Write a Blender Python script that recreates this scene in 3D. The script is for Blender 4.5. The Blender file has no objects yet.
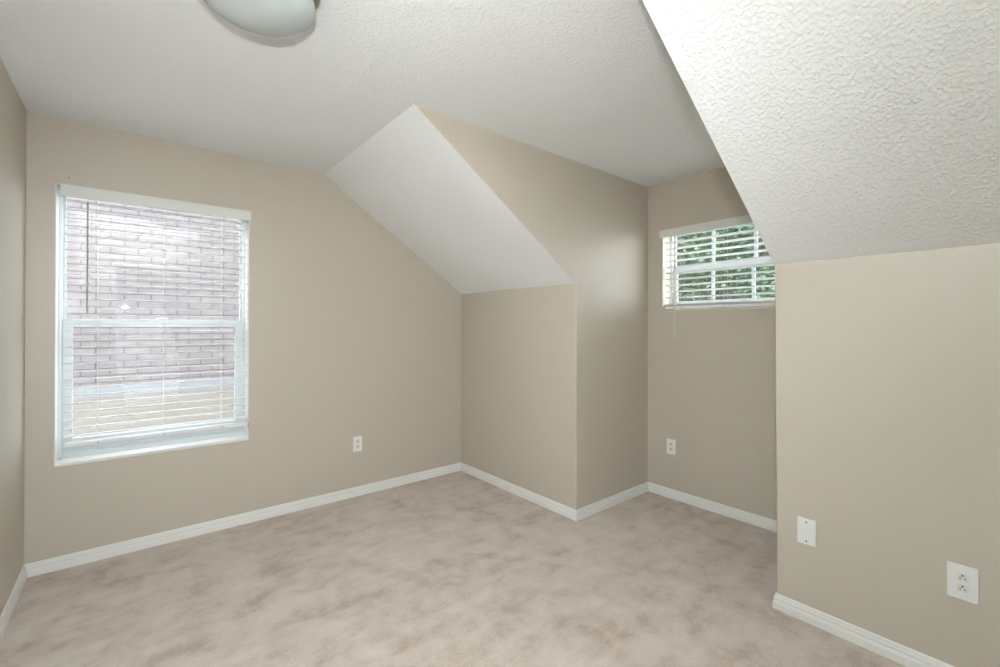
import bpy, bmesh, math, random
from mathutils import Matrix, Vector
PI = math.pi
C = bpy.context.scene.collection
SC = bpy.context.scene

# ------------------------------------------------------------------ room measures (metres)
H = 2.44            # flat ceiling
D = 3.382           # window wall (faces the camera side), plane y = D
L = -0.424          # left wall, plane x = L
K = 2.337           # both knee walls, plane x = K
E = 3.207           # end wall of the dormer, plane x = E
C1, C2 = 2.010, 0.797   # dormer cheeks, planes y = C1 / C2
KH = 1.611          # height of the knee walls
S = 1.098           # where the flat ceiling breaks into the slopes
Y0 = -0.13          # rear wall (the photographer stands in its doorway)
BH = 0.070          # baseboard height
CAMZ = 1.3176

# ------------------------------------------------------------------ camera
cam = bpy.data.cameras.new('camera')
cam.sensor_width = 36.0
cam.lens = 446.55 / 1000 * 36.0
cam.shift_y = -0.009
cam.clip_start = 0.01
camo = bpy.data.objects.new('camera', cam)
C.objects.link(camo)
camo.matrix_world = (Matrix.Translation((0, 0, CAMZ)) @ Matrix.Rotation(-0.6913, 4, 'Z')
                     @ Matrix.Rotation(PI / 2 + 0.0038, 4, 'X') @ Matrix.Rotation(0.0017, 4, 'Z'))
SC.camera = camo

# ------------------------------------------------------------------ sky, lights, exposure
w = bpy.data.worlds.new('overcast_sky')
SC.world = w
w.use_nodes = True
wn = w.node_tree
bg = wn.nodes['Background']
bg.inputs['Color'].default_value = (0.92, 0.96, 1.0, 1)
bg.inputs['Strength'].default_value = 8.5

def lamp(name, kind, loc, power, color, **kw):
    d = bpy.data.lights.new(name, kind)
    d.energy = power
    d.color = color
    for k, v in kw.items():
        setattr(d, k, v)
    o = bpy.data.objects.new(name, d)
    o.location = loc
    C.objects.link(o)
    return o

# the photographer's flash, on a bracket just above the lens
o = lamp('camera_flash', 'SPOT', (-0.05, -0.05, CAMZ + 0.22), 122.0, (0.97, 1.0, 1.03), shadow_soft_size=0.02,
         spot_size=math.radians(116), spot_blend=1.0)
o.rotation_euler = Vector((-1.6, -3.0, 0.05)).to_track_quat('Z', 'Y').to_euler()
# a second flash head turned up and bounced off the ceiling and wall around the doorway
o = lamp('bounce_flash', 'SPOT', (0.40, 0.40, 1.25), 1080.0, (0.88, 1.0, 1.12), shadow_soft_size=0.06,
         spot_size=math.radians(80), spot_blend=0.7)
o.rotation_euler = Vector((0.50, 0.12, -1.19)).to_track_quat('Z', 'Y').to_euler()
# added fill panel in the unseen hall, shining in through the doorway
o = lamp('hall_fill', 'AREA', (0.18, -0.75, 0.95), 8.0, (0.94, 1.0, 1.07), shape='RECTANGLE', size=0.72, size_y=1.5)
o.rotation_euler = (math.radians(122), 0, math.radians(-18))
# added wide low sun lamp, brightens the left wall through the large window
o = lamp('sky_fill', 'SUN', (8, 8, 6), 4.5, (0.72, 0.87, 1.0), angle=math.radians(38))
o.rotation_euler = Vector((0.83, 0.55, 0.14)).to_track_quat('Z', 'Y').to_euler()

vs = SC.view_settings
vs.view_transform = 'Standard'
vs.look = 'None'
vs.gamma = 1.0
vs.use_curve_mapping = False
vs.exposure = 0.03

# ------------------------------------------------------------------ materials
def srgb(r, g, b):
    f = lambda c: (c / 255 / 12.92) if c / 255 <= 0.04045 else ((c / 255 + 0.055) / 1.055) ** 2.4
    return (f(r), f(g), f(b), 1)

def mat(name, col, rough=0.5, spec=0.5, metal=0.0):
    m = bpy.data.materials.new(name)
    m.use_nodes = True
    b = m.node_tree.nodes['Principled BSDF']
    b.inputs['Base Color'].default_value = col
    b.inputs['Roughness'].default_value = rough
    b.inputs['Specular IOR Level'].default_value = spec
    b.inputs['Metallic'].default_value = metal
    return m

def nd(m, t, **kw):
    n = m.node_tree.nodes.new(t)
    for k, v in kw.items():
        if hasattr(n, k) and k not in n.inputs:
            setattr(n, k, v)
        else:
            n.inputs[k].default_value = v
    return n

def ln(m, a, b):
    m.node_tree.links.new(a, b)

def coords(m, scale=(1, 1, 1), rot=(0, 0, 0)):
    tc = nd(m, 'ShaderNodeTexCoord')
    mp = nd(m, 'ShaderNodeMapping')
    mp.inputs['Scale'].default_value = scale
    mp.inputs['Rotation'].default_value = rot
    ln(m, tc.outputs['Object'], mp.inputs['Vector'])
    return mp.outputs['Vector']

def bump(m, height, strength, dist):
    b = nd(m, 'ShaderNodeBump')
    b.inputs['Strength'].default_value = strength
    b.inputs['Distance'].default_value = dist
    ln(m, height, b.inputs['Height'])
    ln(m, b.outputs['Normal'], m.node_tree.nodes['Principled BSDF'].inputs['Normal'])

def ramp(m, fac, stops, interp='LINEAR'):
    r = nd(m, 'ShaderNodeValToRGB')
    r.color_ramp.interpolation = interp
    e = r.color_ramp.elements
    while len(e) < len(stops):
        e.new(0.5)
    for el, (p, c) in zip(e, stops):
        el.position = p
        el.color = c
    ln(m, fac, r.inputs['Fac'])
    return r.outputs['Color']

WALL = mat('beige_wall_paint', srgb(190, 181, 166), 0.40, 0.5)
v = coords(WALL)
n = nd(WALL, 'ShaderNodeTexNoise', Scale=130.0, Detail=2.0)
ln(WALL, v, n.inputs['Vector'])
bump(WALL, n.outputs['Fac'], 0.12, 0.002)

CEIL = mat('knockdown_ceiling', srgb(239, 240, 240), 0.75, 0.2)
v = coords(CEIL)
n = nd(CEIL, 'ShaderNodeTexNoise', Scale=78.0, Detail=2.0, Roughness=0.5, Distortion=0.3)
ln(CEIL, v, n.inputs['Vector'])
c = ramp(CEIL, n.outputs['Fac'], [(0.42, (0, 0, 0, 1)), (0.80, (1, 1, 1, 1))], 'LINEAR')
bump(CEIL, c, 0.38, 0.006)

TRIM = mat('white_trim_paint', srgb(228, 227, 222), 0.35, 0.4)
VINYL = mat('white_vinyl', srgb(214, 220, 222), 0.35, 0.4)
SLAT = mat('white_blind_slat', srgb(232, 233, 232), 0.4, 0.4)
VAL = mat('white_valance', srgb(216, 216, 210), 0.45, 0.4)
CORD = mat('white_cord', srgb(228, 228, 226), 0.8, 0.1)
WAND = mat('grey_plastic_wand', srgb(168, 168, 166), 0.35, 0.5)
CWAND = mat('cream_plastic_wand', srgb(214, 206, 190), 0.35, 0.5)
PLAST = mat('white_plastic_plate', srgb(232, 232, 229), 0.3, 0.5)
RECEP = mat('white_receptacle_plastic', srgb(222, 221, 214), 0.3, 0.5)
DARK = mat('dark_slot', srgb(34, 31, 28), 0.6, 0.3)
BRONZE = mat('bronze_metal', srgb(128, 118, 98), 0.4, 0.5, 0.55)
STEEL = mat('dark_steel', srgb(70, 68, 62), 0.4, 0.5, 0.6)
MARBLE = mat('white_marble_sill', srgb(226, 226, 222), 0.25, 0.5)
TAN = mat('tan_plastic', srgb(205, 190, 165), 0.5, 0.3)

FROST = mat('frosted_glass', srgb(186, 194, 191), 0.22, 0.5)
FROST.node_tree.nodes['Principled BSDF'].inputs['Subsurface Weight'].default_value = 0.15
FROST.node_tree.nodes['Principled BSDF'].inputs['Subsurface Radius'].default_value = (0.02, 0.02, 0.02)

# window glass: clear, with a Fresnel mirror on top
GLASS = bpy.data.materials.new('window_glass')
GLASS.use_nodes = True
gt = GLASS.node_tree
gt.nodes.clear()
out = gt.nodes.new('ShaderNodeOutputMaterial')
mx = gt.nodes.new('ShaderNodeMixShader')
tr = gt.nodes.new('ShaderNodeBsdfTransparent')
tr.inputs['Color'].default_value = (0.97, 0.98, 0.98, 1)
gl = gt.nodes.new('ShaderNodeBsdfGlossy')
gl.inputs['Roughness'].default_value = 0.0
fr = gt.nodes.new('ShaderNodeLayerWeight')        # Schlick reflectance, the same from both sides
fr.inputs['Blend'].default_value = 0.5
pw_ = gt.nodes.new('ShaderNodeMath')
pw_.operation = 'POWER'
pw_.inputs[1].default_value = 5.0
ma_ = gt.nodes.new('ShaderNodeMath')
ma_.operation = 'MULTIPLY_ADD'
ma_.inputs[1].default_value = 0.975
ma_.inputs[2].default_value = 0.025
gt.links.new(fr.outputs['Facing'], pw_.inputs[0])
gt.links.new(pw_.outputs[0], ma_.inputs[0])
gt.links.new(ma_.outputs[0], mx.inputs[0])
gt.links.new(tr.outputs[0], mx.inputs[1])
gt.links.new(gl.outputs[0], mx.inputs[2])
gt.links.new(mx.outputs[0], out.inputs[0])

# carpet: cut pile, patches where the nap was walked or vacuumed the other way
CARPET = mat('beige_cut_pile_carpet', srgb(190, 175, 162), 0.95, 0.05)
v = coords(CARPET)
n1 = nd(CARPET, 'ShaderNodeTexNoise', Scale=5.5, Detail=8.0, Roughness=0.66, Distortion=0.25)
ln(CARPET, v, n1.inputs['Vector'])
v2 = coords(CARPET, (2.0, 12.0, 1.0), (0, 0, math.radians(52)))
n2 = nd(CARPET, 'ShaderNodeTexNoise', Scale=1.0, Detail=3.0, Roughness=0.5, Distortion=0.15)
ln(CARPET, v2, n2.inputs['Vector'])
n3 = nd(CARPET, 'ShaderNodeTexNoise', Scale=150.0, Detail=3.0, Roughness=0.7)
ln(CARPET, v, n3.inputs['Vector'])
n4 = nd(CARPET, 'ShaderNodeTexNoise', Scale=0.9, Detail=1.0)
ln(CARPET, v, n4.inputs['Vector'])
def madd(m, a, k, b):
    x = nd(m, 'ShaderNodeMath', operation='MULTIPLY_ADD')
    ln(m, a, x.inputs[0])
    x.inputs[1].default_value = k
    if isinstance(b, (int, float)):
        x.inputs[2].default_value = b
    else:
        ln(m, b, x.inputs[2])
    return x.outputs[0]
s = madd(CARPET, n1.outputs['Fac'], 0.62, 0.0)
s = madd(CARPET, n2.outputs['Fac'], 0.22, s)
s = madd(CARPET, n4.outputs['Fac'], 0.20, s)
s = madd(CARPET, n3.outputs['Fac'], 0.28, s)
col = ramp(CARPET, s, [(0.545, srgb(171, 155, 141)), (0.615, srgb(187, 172, 158)), (0.655, srgb(192, 179, 166)), (0.76, srgb(202, 190, 178))])
ln(CARPET, col, CARPET.node_tree.nodes['Principled BSDF'].inputs['Base Color'])
CARPET.node_tree.nodes['Principled BSDF'].inputs['Sheen Weight'].default_value = 0.15
h = madd(CARPET, n3.outputs['Fac'], 1.0, 0.0)
h = madd(CARPET, n1.outputs['Fac'], 1.2, h)
bump(CARPET, h, 0.6, 0.006)

# pale brick of the house next door
BRICK = mat('pale_brick', srgb(200, 190, 190), 0.85, 0.2)
tc = nd(BRICK, 'ShaderNodeTexCoord')
sep = nd(BRICK, 'ShaderNodeSeparateXYZ')
cmb = nd(BRICK, 'ShaderNodeCombineXYZ')
ln(BRICK, tc.outputs['Object'], sep.inputs[0])
ln(BRICK, sep.outputs['X'], cmb.inputs['X'])
ln(BRICK, sep.outputs['Z'], cmb.inputs['Y'])
br = nd(BRICK, 'ShaderNodeTexBrick')
ln(BRICK, cmb.outputs[0], br.inputs['Vector'])
br.inputs['Scale'].default_value = 1.0
br.inputs['Brick Width'].default_value = 0.235
br.inputs['Row Height'].default_value = 0.074
br.inputs['Mortar Size'].default_value = 0.0055
br.inputs['Mortar Smooth'].default_value = 0.2
br.inputs['Color1'].default_value = srgb(114, 109, 111)
br.inputs['Color2'].default_value = srgb(122, 117, 117)
br.inputs['Mortar'].default_value = srgb(74, 70, 72)
bn = nd(BRICK, 'ShaderNodeTexNoise', Scale=9.0, Detail=4.0)
ln(BRICK, tc.outputs['Object'], bn.inputs['Vector'])
mixc = nd(BRICK, 'ShaderNodeMix', data_type='RGBA', blend_type='MULTIPLY')
mixc.inputs[0].default_value = 0.35
ln(BRICK, br.outputs['Color'], mixc.inputs[6])
ln(BRICK, ramp(BRICK, bn.outputs['Fac'], [(0.35, (0.72, 0.72, 0.72, 1)), (0.65, (1, 1, 1, 1))]), mixc.inputs[7])
ln(BRICK, mixc.outputs[2], BRICK.node_tree.nodes['Principled BSDF'].inputs['Base Color'])
STONE = mat('grey_stone_ledge', srgb(122, 124, 126), 0.8, 0.2)
STUCCO = mat('cream_stucco', srgb(126, 122, 116), 0.9, 0.1)
SHINGLE = mat('grey_shingle', srgb(120, 116, 112), 0.9, 0.1)
GRASS = mat('lawn', srgb(84, 84, 66), 0.95, 0.1)
BARK = mat('bark', srgb(84, 80, 72), 0.95, 0.1)
def leafmat(name, a, b):
    m = mat(name, a, 0.6, 0.3)
    v = coords(m)
    n = nd(m, 'ShaderNodeTexNoise', Scale=7.0, Detail=3.0)
    ln(m, v, n.inputs['Vector'])
    ln(m, ramp(m, n.outputs['Fac'], [(0.35, a), (0.65, b)]), m.node_tree.nodes['Principled BSDF'].inputs['Base Color'])
    return m
LEAF = [leafmat('dark_leaves', srgb(56, 82, 64), srgb(104, 124, 96)),
        leafmat('mid_leaves', srgb(72, 90, 68), srgb(128, 136, 106)),
        leafmat('grey_green_leaves', srgb(80, 92, 78), srgb(130, 134, 114))]

# ------------------------------------------------------------------ mesh helpers
def obj(name, bm, m, parent=None, smooth=False):
    me = bpy.data.meshes.new(name)
    bmesh.ops.recalc_face_normals(bm, faces=bm.faces)
    bm.to_mesh(me)
    bm.free()
    if smooth:
        for p in me.polygons:
            p.use_smooth = True
    me.materials.append(m)
    o = bpy.data.objects.new(name, me)
    C.objects.link(o)
    if parent:
        o.parent = parent
    return o

def struct(name, bm, m, parent=None):
    o = obj(name, bm, m, parent)
    if parent is None:
        o['kind'] = 'structure'
    return o

def box(bm, x0, x1, y0, y1, z0, z1, bev=0.0, seg=2):
    vs_ = [bm.verts.new((x, y, z)) for x in (x0, x1) for y in (y0, y1) for z in (z0, z1)]
    f = [(0, 1, 3, 2), (4, 6, 7, 5), (0, 4, 5, 1), (2, 3, 7, 6), (0, 2, 6, 4), (1, 5, 7, 3)]
    fs = [bm.faces.new([vs_[i] for i in q]) for q in f]
    if bev > 0:
        es = list({e for q in fs for e in q.edges})
        bmesh.ops.bevel(bm, geom=es, offset=bev, segments=seg, affect='EDGES', profile=0.5)
    return bm

def prism(bm, pts, axis, a, b):
    """extrude a polygon of 2D points along an axis ('x','y','z') from a to b"""
    def P(p, t):
        return {'x': (t, p[0], p[1]), 'y': (p[0], t, p[1]), 'z': (p[0], p[1], t)}[axis]
    A = [bm.verts.new(P(p, a)) for p in pts]
    B = [bm.verts.new(P(p, b)) for p in pts]
    bm.faces.new(A)
    bm.faces.new(B[::-1])
    k = len(pts)
    for i in range(k):
        bm.faces.new([A[i], B[i], B[(i + 1) % k], A[(i + 1) % k]])
    return bm

def tube(bm, p0, p1, r, seg=10):
    p0, p1 = Vector(p0), Vector(p1)
    d = (p1 - p0).normalized()
    a = d.orthogonal().normalized()
    b = d.cross(a)
    R0 = [bm.verts.new(p0 + a * r * math.cos(t) + b * r * math.sin(t)) for t in [2 * PI * i / seg for i in range(seg)]]
    R1 = [bm.verts.new(p1 + a * r * math.cos(t) + b * r * math.sin(t)) for t in [2 * PI * i / seg for i in range(seg)]]
    for i in range(seg):
        bm.faces.new([R0[i], R0[(i + 1) % seg], R1[(i + 1) % seg], R1[i]])
    bm.faces.new(R0[::-1])
    bm.faces.new(R1)
    return bm

def lathe(bm, prof, seg=64, caps=True):
    rings = []
    for r, z in prof:
        if r < 1e-6:
            rings.append([bm.verts.new((0, 0, z))])
        else:
            rings.append([bm.verts.new((r * math.cos(2 * PI * i / seg), r * math.sin(2 * PI * i / seg), z)) for i in range(seg)])
    for A, B in zip(rings, rings[1:]):
        for i in range(seg):
            j = (i + 1) % seg
            q = [A[i % len(A)], A[j % len(A)], B[j % len(B)], B[i % len(B)]]
            q = list(dict.fromkeys(q))
            if len(q) > 2:
                bm.faces.new(q)
    if caps:
        for R in (rings[0], rings[-1]):
            if len(R) > 2:
                bm.faces.new(R)
    return bm

def NB():
    return bmesh.new()

def empty(name, loc, rz=0):
    o = bpy.data.objects.new(name, None)
    o.empty_display_size = 0.05
    o.location = loc
    o.rotation_euler = (0, 0, rz)
    C.objects.link(o)
    return o

def tag(o, label, cat, group=None, kind=None):
    o['label'] = label
    o['category'] = cat
    if group:
        o['group'] = group
    if kind:
        o['kind'] = kind
    return o

# ------------------------------------------------------------------ window openings
A0, A1, AZ0, AZ1 = -0.314, 0.612, 0.552, 2.083      # in the window wall: x, z
B0, B1, BZ0, BZ1 = 0.935, 1.882, 1.432, 2.066       # in the dormer end wall: y, z
T = 0.17                                            # wall thickness

# ------------------------------------------------------------------ shell
struct('floor', box(NB(), L - 0.15, E + T, -1.6, D + T, -0.12, 0.0), CARPET)

bm = NB()
box(bm, L - 0.15, S, -1.6, D + T, H, H + 0.12)
box(bm, S, E + T, C2 - 0.1, C1 + 0.1, H, H + 0.12)
struct('ceiling', bm, CEIL)

def slope(name, y0, y1):
    nx, nz = (H - KH), (K - S)
    k = math.hypot(nx, nz)
    t = 0.12
    dx, dz = nx / k * t, nz / k * t
    struct(name, prism(NB(), [(S, H), (K, KH), (K + dx, KH + dz), (S + dx, H + dz)], 'y', y0, y1), CEIL)
slope('ceiling_slope_left', C1 + 0.0006, D + T)
slope('ceiling_slope_right', -1.6, C2 - 0.0006)

bm = NB()                                            # window wall with its opening
box(bm, L - 0.15, A0, D, D + T, -0.12, H)
box(bm, A1, E, D, D + T, -0.12, H)
box(bm, A0, A1, D, D + T, -0.12, AZ0)
box(bm, A0, A1, D, D + T, AZ1, H)
struct('wall_back', bm, WALL)

struct('wall_left', box(NB(), L - 0.15, L, -1.6, D, -0.12, H), WALL)

RB = 0.007                                           # softened drywall corner
def arc(cx, cy, a0, a1, r=RB, n_=6):
    return [(cx + r * math.cos(a0 + (a1 - a0) * i / n_), cy + r * math.sin(a0 + (a1 - a0) * i / n_)) for i in range(n_ + 1)]
# knee walls in plan, the free corner rounded
struct('wall_knee_left', prism(NB(), [(K, D)] + arc(K + RB, C1 + RB, PI, 1.5 * PI) + [(K + 0.1, C1), (K + 0.1, D)], 'z', -0.12, KH), WALL)
bm = prism(NB(), [(K, -1.6)] + arc(K + RB, C2 - RB, PI, 0.5 * PI) + [(K + 0.1, C2), (K + 0.1, -1.6)], 'z', 0.0, KH)
for v_ in bm.verts:                                  # this corner leans a little
    if v_.co.z < 0.1 and v_.co.y > 0:
        v_.co.y -= 0.011
struct('wall_knee_right', bm, WALL)
# dormer cheeks
def cheek(name, y0, y1):
    ym = y0 + math.copysign(0.0005, y1 - y0)
    bm = prism(NB(), [(K + 0.1, -0.12), (E + T, -0.12), (E + T, H), (S, H), (K, KH), (K + 0.1, KH)], 'y', y0, ym)
    prism(bm, [(K + 0.1, -0.12), (E + T, -0.12), (E + T, H), (S + 0.03, H), (K + 0.03, KH), (K + 0.1, KH)], 'y', ym, y1)
    struct(name, bm, WALL)
cheek('wall_dormer_left', C1, C1 + 0.1)
cheek('wall_dormer_right', C2, C2 - 0.1)
bm = NB()
box(bm, E, E + T, C2 - 0.1, B0, -0.12, H)
box(bm, E, E + T, B1, C1 + 0.1, -0.12, H)
box(bm, E, E + T, B0, B1, -0.12, BZ0)
box(bm, E, E + T, B0, B1, BZ1, H)
struct('wall_dormer_end', bm, WALL)
# rear wall with the doorway the picture was taken from, and the hall behind it
DX0, DX1, DZ = -0.14, 0.50, 2.06
bm = NB()
box(bm, L, DX0, Y0 - 0.11, Y0, -0.12, H)
box(bm, DX1, K, Y0 - 0.11, Y0, -0.12, H)
box(bm, DX0, DX1, Y0 - 0.11, Y0, DZ, H)
struct('wall_rear', bm, WALL)
struct('wall_hall', box(NB(), L, K, -1.6, -1.5, -0.12, H), WALL)
bm = NB()
cw = 0.06
prism(bm, [(DX0 - cw, 0), (DX0, 0), (DX0, DZ), (DX1, DZ), (DX1, 0), (DX1 + cw, 0), (DX1 + cw, DZ + cw), (DX0 - cw, DZ + cw)], 'y', Y0, Y0 + 0.016)
struct('trim_1', bm, TRIM)

obj('nail_hole', tube(NB(), (-0.262, D + 0.002, 2.124), (-0.262, D - 0.0006, 2.124), 0.0032, 10), DARK, bpy.data.objects['wall_back'])

# ------------------------------------------------------------------ baseboards, mitred
PROF = [(0.0, BH), (0.0035, BH), (0.006, BH - 0.003), (0.0075, BH - 0.010), (0.0075, BH - 0.0145), (0.010, BH - 0.0165),
        (0.0105, BH - 0.026), (0.0085, BH - 0.0285), (0.0085, BH - 0.0305), (0.0115, BH - 0.034), (0.0135, BH - 0.042), (0.0135, 0.0), (0.0, 0.0)]
def baseboard(name, p0, p1, nrm, m0, m1):
    """along the wall from p0 to p1; nrm points into the room; m = +1 outside corner, -1 inside corner, 0 square end"""
    p0, p1, nrm = Vector(p0), Vector(p1), Vector(nrm)
    d = (p1 - p0).normalized()
    bm = NB()
    ends = []
    for p, s_, m_ in ((p0, -1, m0), (p1, 1, m1)):
        ends.append([bm.verts.new((*(p + nrm * o_ + d * (s_ * m_ * o_)), z)) for o_, z in PROF])
    A_, B_ = ends
    k = len(PROF)
    for i in range(k):
        bm.faces.new([A_[i], B_[i], B_[(i + 1) % k], A_[(i + 1) % k]])
    bm.faces.new(A_[::-1])
    bm.faces.new(B_)
    struct(name, bm, TRIM)
baseboard('baseboard_left', (L, Y0), (L, D), (1, 0), -1, -1)
baseboard('baseboard_back', (L, D), (K, D), (0, -1), -1, -1)
baseboard('baseboard_knee_left', (K, D), (K, C1), (-1, 0), -1, 1)
baseboard('baseboard_dormer_left', (K, C1), (E, C1), (0, -1), 1, -1)
baseboard('baseboard_dormer_end', (E, C1), (E, C2), (-1, 0), -1, -1)
baseboard('baseboard_dormer_right', (E, C2), (K, C2 - 0.010), (0, 1), -1, 1)
baseboard('baseboard_knee_right', (K, C2 - 0.010), (K, Y0), (-1, 0), 1, -1)
baseboard('baseboard_rear', (K, Y0), (DX1 + cw, Y0), (0, 1), -1, 0)

# ------------------------------------------------------------------ windows: local x = right seen from inside, y = outwards, z = up
def rect_frame(bm, x0, x1, z0, z1, l, r, b, t, y0, y1, bev=0.002):
    box(bm, x0, x0 + l, y0, y1, z0, z1, bev)
    box(bm, x1 - r, x1, y0, y1, z0, z1, bev)
    box(bm, x0 + l, x1 - r, y0, y1, z0, z0 + b, bev)
    box(bm, x0 + l, x1 - r, y0, y1, z1 - t, z1, bev)
    return bm

def window(name, loc, rz, x0, x1, z0, z1, zm0, zm1, glb, muntins, reveal_mat, sill_mat, sill_h, glass_in):
    """single-hung vinyl window set back in the opening; zm0..zm1 is the meeting rail, glb the bottom of the lower glass"""
    w_ = empty(name, loc, rz)
    w_['kind'] = 'structure'
    rv = 0.003
    bm = NB()                                        # painted returns of the opening
    box(bm, x0, x0 + rv, -0.0008, 0.115, z0 + sill_h, z1)
    box(bm, x1 - rv, x1, -0.0008, 0.115, z0 + sill_h, z1)
    box(bm, x0 + rv, x1 - rv, -0.0008, 0.115, z1 - rv, z1)
    obj('window_reveal', bm, reveal_mat, w_)
    obj('window_sill', box(NB(), x0, x1, -0.007, 0.115, z0, z0 + sill_h, 0.003), sill_mat, w_)
    fb = z0 + sill_h
    bm = rect_frame(NB(), x0 + rv, x1 - rv, fb, z1 - rv, 0.016, 0.016, 0.028, 0.014, 0.11, 0.168)
    box(bm, x0 + 0.019, x1 - 0.019, 0.118, 0.123, fb + 0.028, fb + 0.036, 0.001)
    obj('window_frame', bm, VINYL, w_)
    # upper sash sits outside, lower sash inside
    ux0, ux1 = x0 + 0.0192, x1 - 0.0192
    up = obj('upper_sash', rect_frame(NB(), ux0, ux1, zm0, z1 - 0.0175, 0.012, 0.012, zm1 - zm0 - 0.004, 0.012, 0.146, 0.164), VINYL, w_)
    obj('pane', box(NB(), ux0 + 0.011, ux1 - 0.011, 0.1535, 0.1565, zm1 - 0.006, z1 - 0.028), GLASS, up)
    lo = obj('lower_sash', rect_frame(NB(), ux0, ux1, fb + 0.0285, zm1, glass_in, glass_in, glb - fb - 0.0285, zm1 - zm0, 0.124, 0.144), VINYL, w_)
    obj('pane', box(NB(), ux0 + glass_in - 0.002, ux1 - glass_in + 0.002, 0.1325, 0.1355, glb - 0.002, zm0 + 0.002), GLASS, lo)
    if muntins:
        k = muntins + 1
        for par, yy, za, zb, gi in ((up, 0.150, zm1 - 0.006, z1 - 0.028, 0.012), (lo, 0.130, glb - 0.001, zm0 + 0.001, glass_in)):
            ga, gb = ux0 + gi, ux1 - gi
            for i in range(1, k):
                xx = ga + (gb - ga) * i / k
                obj('muntin', box(NB(), xx - 0.012, xx + 0.012, yy - 0.0005, yy + 0.009, za, zb, 0.002), VINYL, par)
    obj('sash_lock', box(box(NB(), (x0 + x1) / 2 - 0.03, (x0 + x1) / 2 + 0.03, 0.126, 0.142, zm1, zm1 + 0.008, 0.003),
                         (x0 + x1) / 2 - 0.004, (x0 + x1) / 2 + 0.022, 0.122, 0.132, zm1 + 0.008, zm1 + 0.014, 0.002), VINYL, w_)
    return w_

WHITEREV = mat('white_painted_return', srgb(226, 226, 220), 0.5, 0.3)
CREAMREV = mat('cream_painted_return', srgb(226, 220, 204), 0.5, 0.3)
BEIGESILL = mat('beige_painted_sill', srgb(206, 194, 174), 0.45, 0.4)
window('window_1', (0, D, 0), 0, A0, A1, AZ0, AZ1, 1.308, 1.356, 0.676, 0, WHITEREV, MARBLE, 0.018, 0.042)
window('window_2', (E, 0, 0), -PI / 2, -B1, -B0, BZ0, BZ1, 1.733, 1.784, 1.515, 2, CREAMREV, BEIGESILL, 0.014, 0.034)

# ------------------------------------------------------------------ venetian blinds (same local frame as the windows)
def slat_mesh(bm, x0, x1, yc, zc, tilt, wd=0.050, th=0.0028, crown=0.0016, n_=6):
    """one crowned slat; tilt > 0 lifts the edge on the room side"""
    prof = []
    for i in range(n_ + 1):
        u = -1 + 2 * i / n_
        prof.append((u * wd / 2, crown * (1 - u * u) + th / 2))
    for i in range(n_ + 1):
        u = 1 - 2 * i / n_
        prof.append((u * wd / 2, crown * (1 - u * u) - th / 2))
    ca, sa = math.cos(tilt), math.sin(tilt)
    prism(bm, [(yc + y * ca + z * sa, zc - y * sa + z * ca) for y, z in prof], 'x', x0, x1)

def blind(name, loc, rz, label, x0, x1, ztop, vx0, vx1, vz0, vz1, zs, tilt, stack, br0, br1, cords, wand, wand_mat):
    b = empty(name, loc, rz)
    tag(b, label, 'blind')
    bm = NB()                                        # valance: a long moulded board with short returns at its ends
    box(bm, vx0, vx1, -0.030, -0.020, vz0, vz1, 0.002)
    box(bm, vx0, vx0 + 0.008, -0.020, -0.002, vz0, vz1, 0.001)
    box(bm, vx1 - 0.008, vx1, -0.020, -0.002, vz0, vz1, 0.001)
    box(bm, vx0, vx1, -0.0315, -0.030, vz0 + 0.006, vz0 + 0.010, 0.0005)
    box(bm, vx0, vx1, -0.0315, -0.030, vz1 - 0.010, vz1 - 0.006, 0.0005)
    obj('valance', bm, VAL, b)
    obj('headrail', box(NB(), x0, x1, 0.008, 0.062, vz1 - 0.032, ztop, 0.002), VAL, b)
    yc = 0.035
    bm = NB()
    for z in zs:
        slat_mesh(bm, x0, x1, yc, z, tilt)
    for i in range(stack):
        slat_mesh(bm, x0, x1, yc, br1 + 0.003 + 0.0042 * i, 0.0)
    obj('slats', bm, SLAT, b)
    obj('bottom_rail', box(NB(), x0, x1, yc - 0.026, yc + 0.026, br0, br1, 0.004), SLAT, b)
    for cx in cords:
        bm = NB()
        for yy in (yc - 0.0265, yc + 0.0265):
            tube(bm, (cx - 0.004, yy, br1 - 0.004), (cx - 0.004, yy, vz1 - 0.030), 0.0005, 6)
        obj('ladder_cord', bm, CORD, b)
        obj('cord_plug', tube(NB(), (cx, yc - 0.026, (br0 + br1) / 2), (cx, yc - 0.0285, (br0 + br1) / 2), 0.0045, 12), WAND, b)
    wx, wy, wz0, wz1 = wand
    bm = NB()
    tube(bm, (wx, wy, wz0 + 0.03), (wx, wy, wz1), 0.0048, 8)
    tube(bm, (wx, wy, wz0), (wx, wy, wz0 + 0.032), 0.0058, 8)
    tube(bm, (wx, wy, wz1 - 0.004), (wx, 0.010, wz1 + 0.012), 0.0018, 6)
    obj('tilt_wand', bm, wand_mat, b)
    return b

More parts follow.
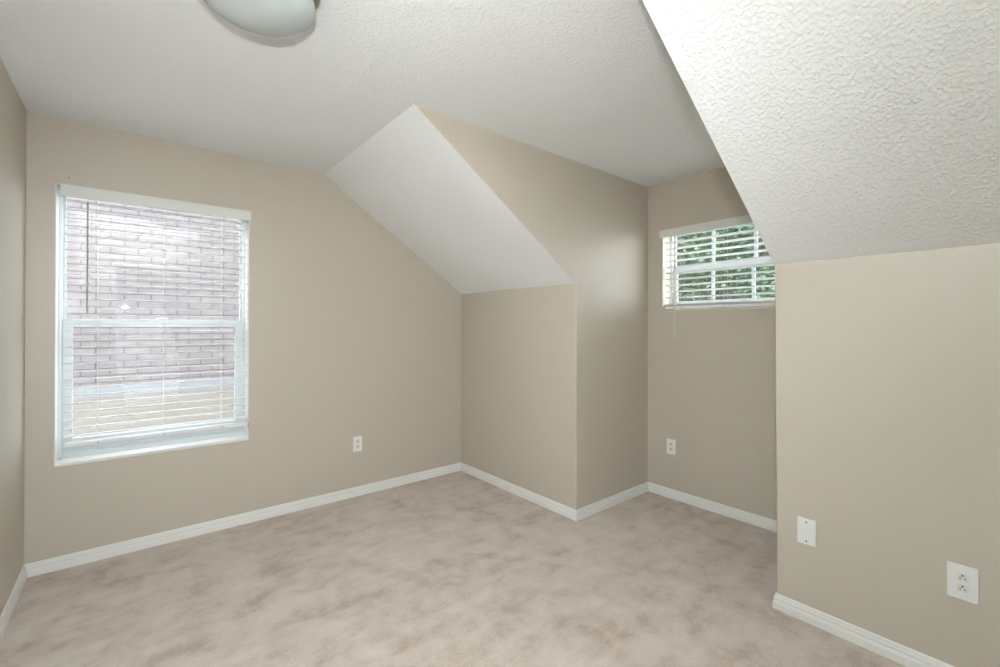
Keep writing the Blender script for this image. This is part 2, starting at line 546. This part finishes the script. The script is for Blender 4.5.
zs1 = [0.704 + 0.0448 * i for i in range(30)]
b1 = blind('window_blind', (0, D, 0), 0, 'white horizontal blind with open slats on the large window overlooking pale brick',
           -0.281, 0.606, 2.078, -0.294, 0.617, 2.018, 2.082, zs1, math.radians(0.5), 0, 0.648, 0.668,
           (-0.139, 0.161, 0.463), (-0.185, -0.008, 1.382, 2.006), WAND)
obj('hold_down_bracket', box(NB(), 0.6095, 0.6115, -0.004, 0.03, 0.642, 0.668, 0.0005), STEEL, b1)
obj('hold_down_bracket', box(NB(), -0.305, -0.290, 0.085, 0.10, 0.571, 0.583, 0.002), TAN, b1)
zs2 = [1.540 + 0.0475 * i for i in range(10)]
blind('window_blind', (E, 0, 0), -PI / 2, 'short white blind with tilted slats on the small dormer window before green foliage',
      -1.870, -0.944, 2.061, -1.890, -0.926, 2.006, 2.066, zs2, math.radians(8), 4, 1.452, 1.474,
      (-1.735, -1.41, -1.08), (-1.772, -0.008, 1.230, 1.990), CWAND)

# ------------------------------------------------------------------ outlets and the blank plate (local: x right, -y into the room)
def plate_mesh(w_, h_, t_):
    return box(NB(), -w_ / 2, w_ / 2, -t_, 0, -h_ / 2, h_ / 2, 0.0028, 3)

def screw(parent, z, y, m, r=0.0034):
    bm = tube(NB(), (0, y + 0.001, z), (0, y - 0.0010, z), r, 14)
    return obj('screw', bm, m, parent)

def outlet(loc, rz, label, pw=0.072, ph=0.117):
    o = empty('wall_outlet', loc, rz)
    tag(o, label, 'outlet', 'duplex outlets low on the walls')
    obj('cover_plate', plate_mesh(pw, ph, 0.0065), PLAST, o)
    for s_ in (1, -1):
        zc = 0.0195 * s_
        bm = NB()
        R_, hh = 0.0172, 0.0138
        a = math.asin(hh / R_)
        pts = [(R_ * math.cos(t), zc + R_ * math.sin(t)) for t in [-a + 2 * a * i / 10 for i in range(11)]]
        pts += [(-x, 2 * zc - z) for x, z in pts]
        prism(bm, pts, 'y', -0.0082, -0.006)
        r_ = obj('receptacle', bm, RECEP, o)
        bm = box(NB(), -0.0075, -0.0050, -0.0086, -0.0080, zc - 0.0085, zc + 0.0005)
        obj('slot', bm, DARK, r_)
        bm = box(NB(), 0.0050, 0.0075, -0.0086, -0.0080, zc - 0.0075, zc + 0.0005)
        obj('slot', bm, DARK, r_)
        gp = [(0.0032 * math.cos(t), zc + 0.0062 + 0.0032 * math.sin(t)) for t in [PI + PI * i / 8 for i in range(9)]]
        gp += [(0.0032, zc + 0.0088), (-0.0032, zc + 0.0088)]
        obj('ground_hole', prism(NB(), gp, 'y', -0.0086, -0.0080), DARK, r_)
    screw(o, 0.0, -0.0065, PLAST, 0.003)
    return o
outlet((1.3615, D, 0.4015), 0, 'white duplex outlet on the large window wall, right of the window')
outlet((E, 1.806, 0.394), -PI / 2, 'white duplex outlet below the small dormer window')
outlet((K, 0.180, 0.389), -PI / 2, 'white duplex outlet in the bottom right, on the knee wall beside the blank plate', 0.081, 0.126)
o = empty('blank_wall_plate', (K, 0.6665, 0.401), -PI / 2)
tag(o, 'plain white blank cover plate with two dark screws on the right knee wall', 'wall plate')
obj('cover_plate', plate_mesh(0.071, 0.117, 0.006), PLAST, o)
for z in (0.042, -0.042):
    screw(o, z, -0.006, DARK, 0.0034)['label'] = 'dark screw head'

# ------------------------------------------------------------------ ceiling lamp
cl = empty('ceiling_lamp', (0.305, 1.577, H))
tag(cl, 'round flush ceiling lamp with a frosted glass bowl and bronze base', 'lamp')
obj('base', lathe(NB(), [(0.189, 0.0), (0.190, -0.006), (0.186, -0.030), (0.172, -0.052), (0.150, -0.060), (0.0, -0.060)], 72), BRONZE, cl, True)
prof = [(0.150, -0.064), (0.163, -0.066), (0.169, -0.071), (0.1705, -0.080)]
for i in range(1, 15):
    a = i / 14 * PI / 2
    prof.append((0.1705 * math.cos(a), -0.080 - 0.069 * math.sin(a)))
prof[-1] = (0.0, -0.149)
obj('glass_bowl', lathe(NB(), [(0.150, -0.0605)] + prof, 72, caps=False), FROST, cl, True)

# ------------------------------------------------------------------ outdoors, seen through the glass
GZ = -2.7
struct('ground', box(NB(), -14, 22, -12, 22, GZ - 0.2, GZ), GRASS)
HY = 6.45
nh = empty('neighbor_house', (0.3, HY, GZ))
tag(nh, 'pale brick house next door, seen through the large window', 'house')
def hb(name, m, x0, x1, y0, y1, z0, z1):
    return obj(name, box(NB(), x0 - 0.3, x1 - 0.3, y0 - HY, y1 - HY, z0 - GZ, z1 - GZ), m, nh)
hb('brick_wall', BRICK, -5, 3.8, HY, HY + 3.0, 0.66, 3.3)
hb('stone_ledge', STONE, -5.02, 3.82, HY - 0.012, HY + 3.0, 0.54, 0.66)
hb('stucco_wall', STUCCO, -5, 3.8, HY - 0.008, HY + 3.0, GZ, 0.54)
obj('roof', prism(NB(), [(-0.12, 6.0), (-0.12, 6.10), (1.5, 6.5), (3.2, 6.10), (3.2, 6.0)], 'x', -5.5, 3.65), SHINGLE, nh)

def tree(loc, h, r, nleaf, m, seed, label, ls=1.0):
    rnd = random.Random(seed)
    t = empty('tree', loc)
    tag(t, label, 'tree', 'trees outside the dormer window')
    bm = NB()
    tube(bm, (0, 0, 0), (0.05, 0.02, h * 0.55), 0.10, 10)
    tips = []
    for i in range(9):
        a = i * 2.4
        z0_ = h * (0.35 + 0.02 * i)
        tip = (math.cos(a) * r * 0.6, math.sin(a) * r * 0.6, h * (0.5 + 0.05 * i))
        tube(bm, (0.03, 0.01, z0_), tip, 0.03, 6)
        tips.append(tip)
    obj('trunk', bm, BARK, t)
    bm = NB()
    clumps = []
    for i in range(46):
        a, u = rnd.uniform(0, 2 * PI), rnd.uniform(-1, 1)
        q = rnd.uniform(0.45, 0.95)
        sq = math.sqrt(1 - u * u)
        clumps.append((Vector((r * q * sq * math.cos(a), r * q * sq * math.sin(a), h * 0.62 + u * q * h * 0.36)), rnd.uniform(0.28, 0.5) * r))
    for i in range(nleaf):
        c_, cr = rnd.choice(clumps)
        p = c_ + Vector((rnd.gauss(0, .5), rnd.gauss(0, .5), rnd.gauss(0, .45))) * cr
        s_ = rnd.uniform(0.045, 0.085) * ls
        M = Matrix.Translation(p) @ Matrix.Rotation(rnd.uniform(0, 2 * PI), 4, 'Z') @ Matrix.Rotation(rnd.uniform(-1.1, 1.1), 4, 'X') @ Matrix.Rotation(rnd.uniform(-.6, .6), 4, 'Y')
        pts = [(-s_, 0, 0), (0, -s_ * .45, s_ * .08), (s_, 0, -s_ * .1), (0, s_ * .45, s_ * .08)]
        bm.faces.new([bm.verts.new(M @ Vector(q_)) for q_ in pts])
    obj('foliage', bm, m, t)
tree((7.5, 3.15, GZ), 6.8, 1.35, 34000, LEAF[0], 3, 'nearest dark green leafy tree filling the lower panes of the small dormer window', 0.68)
tree((12.0, 5.5, GZ), 8.2, 2.1, 22000, LEAF[1], 5, 'yellow-green leafy tree farther back, at the left panes of the small dormer window', 1.3)
tree((14.6, 0.2, GZ), 8.2, 2.1, 12000, LEAF[2], 8, 'grey-green tree farther back, out to the right beyond the small dormer window', 1.7)
tree((18.4, 7.6, GZ), 11.0, 3.2, 15000, LEAF[2], 11, 'tallest grey-green tree, farthest away behind the other trees', 2.6)
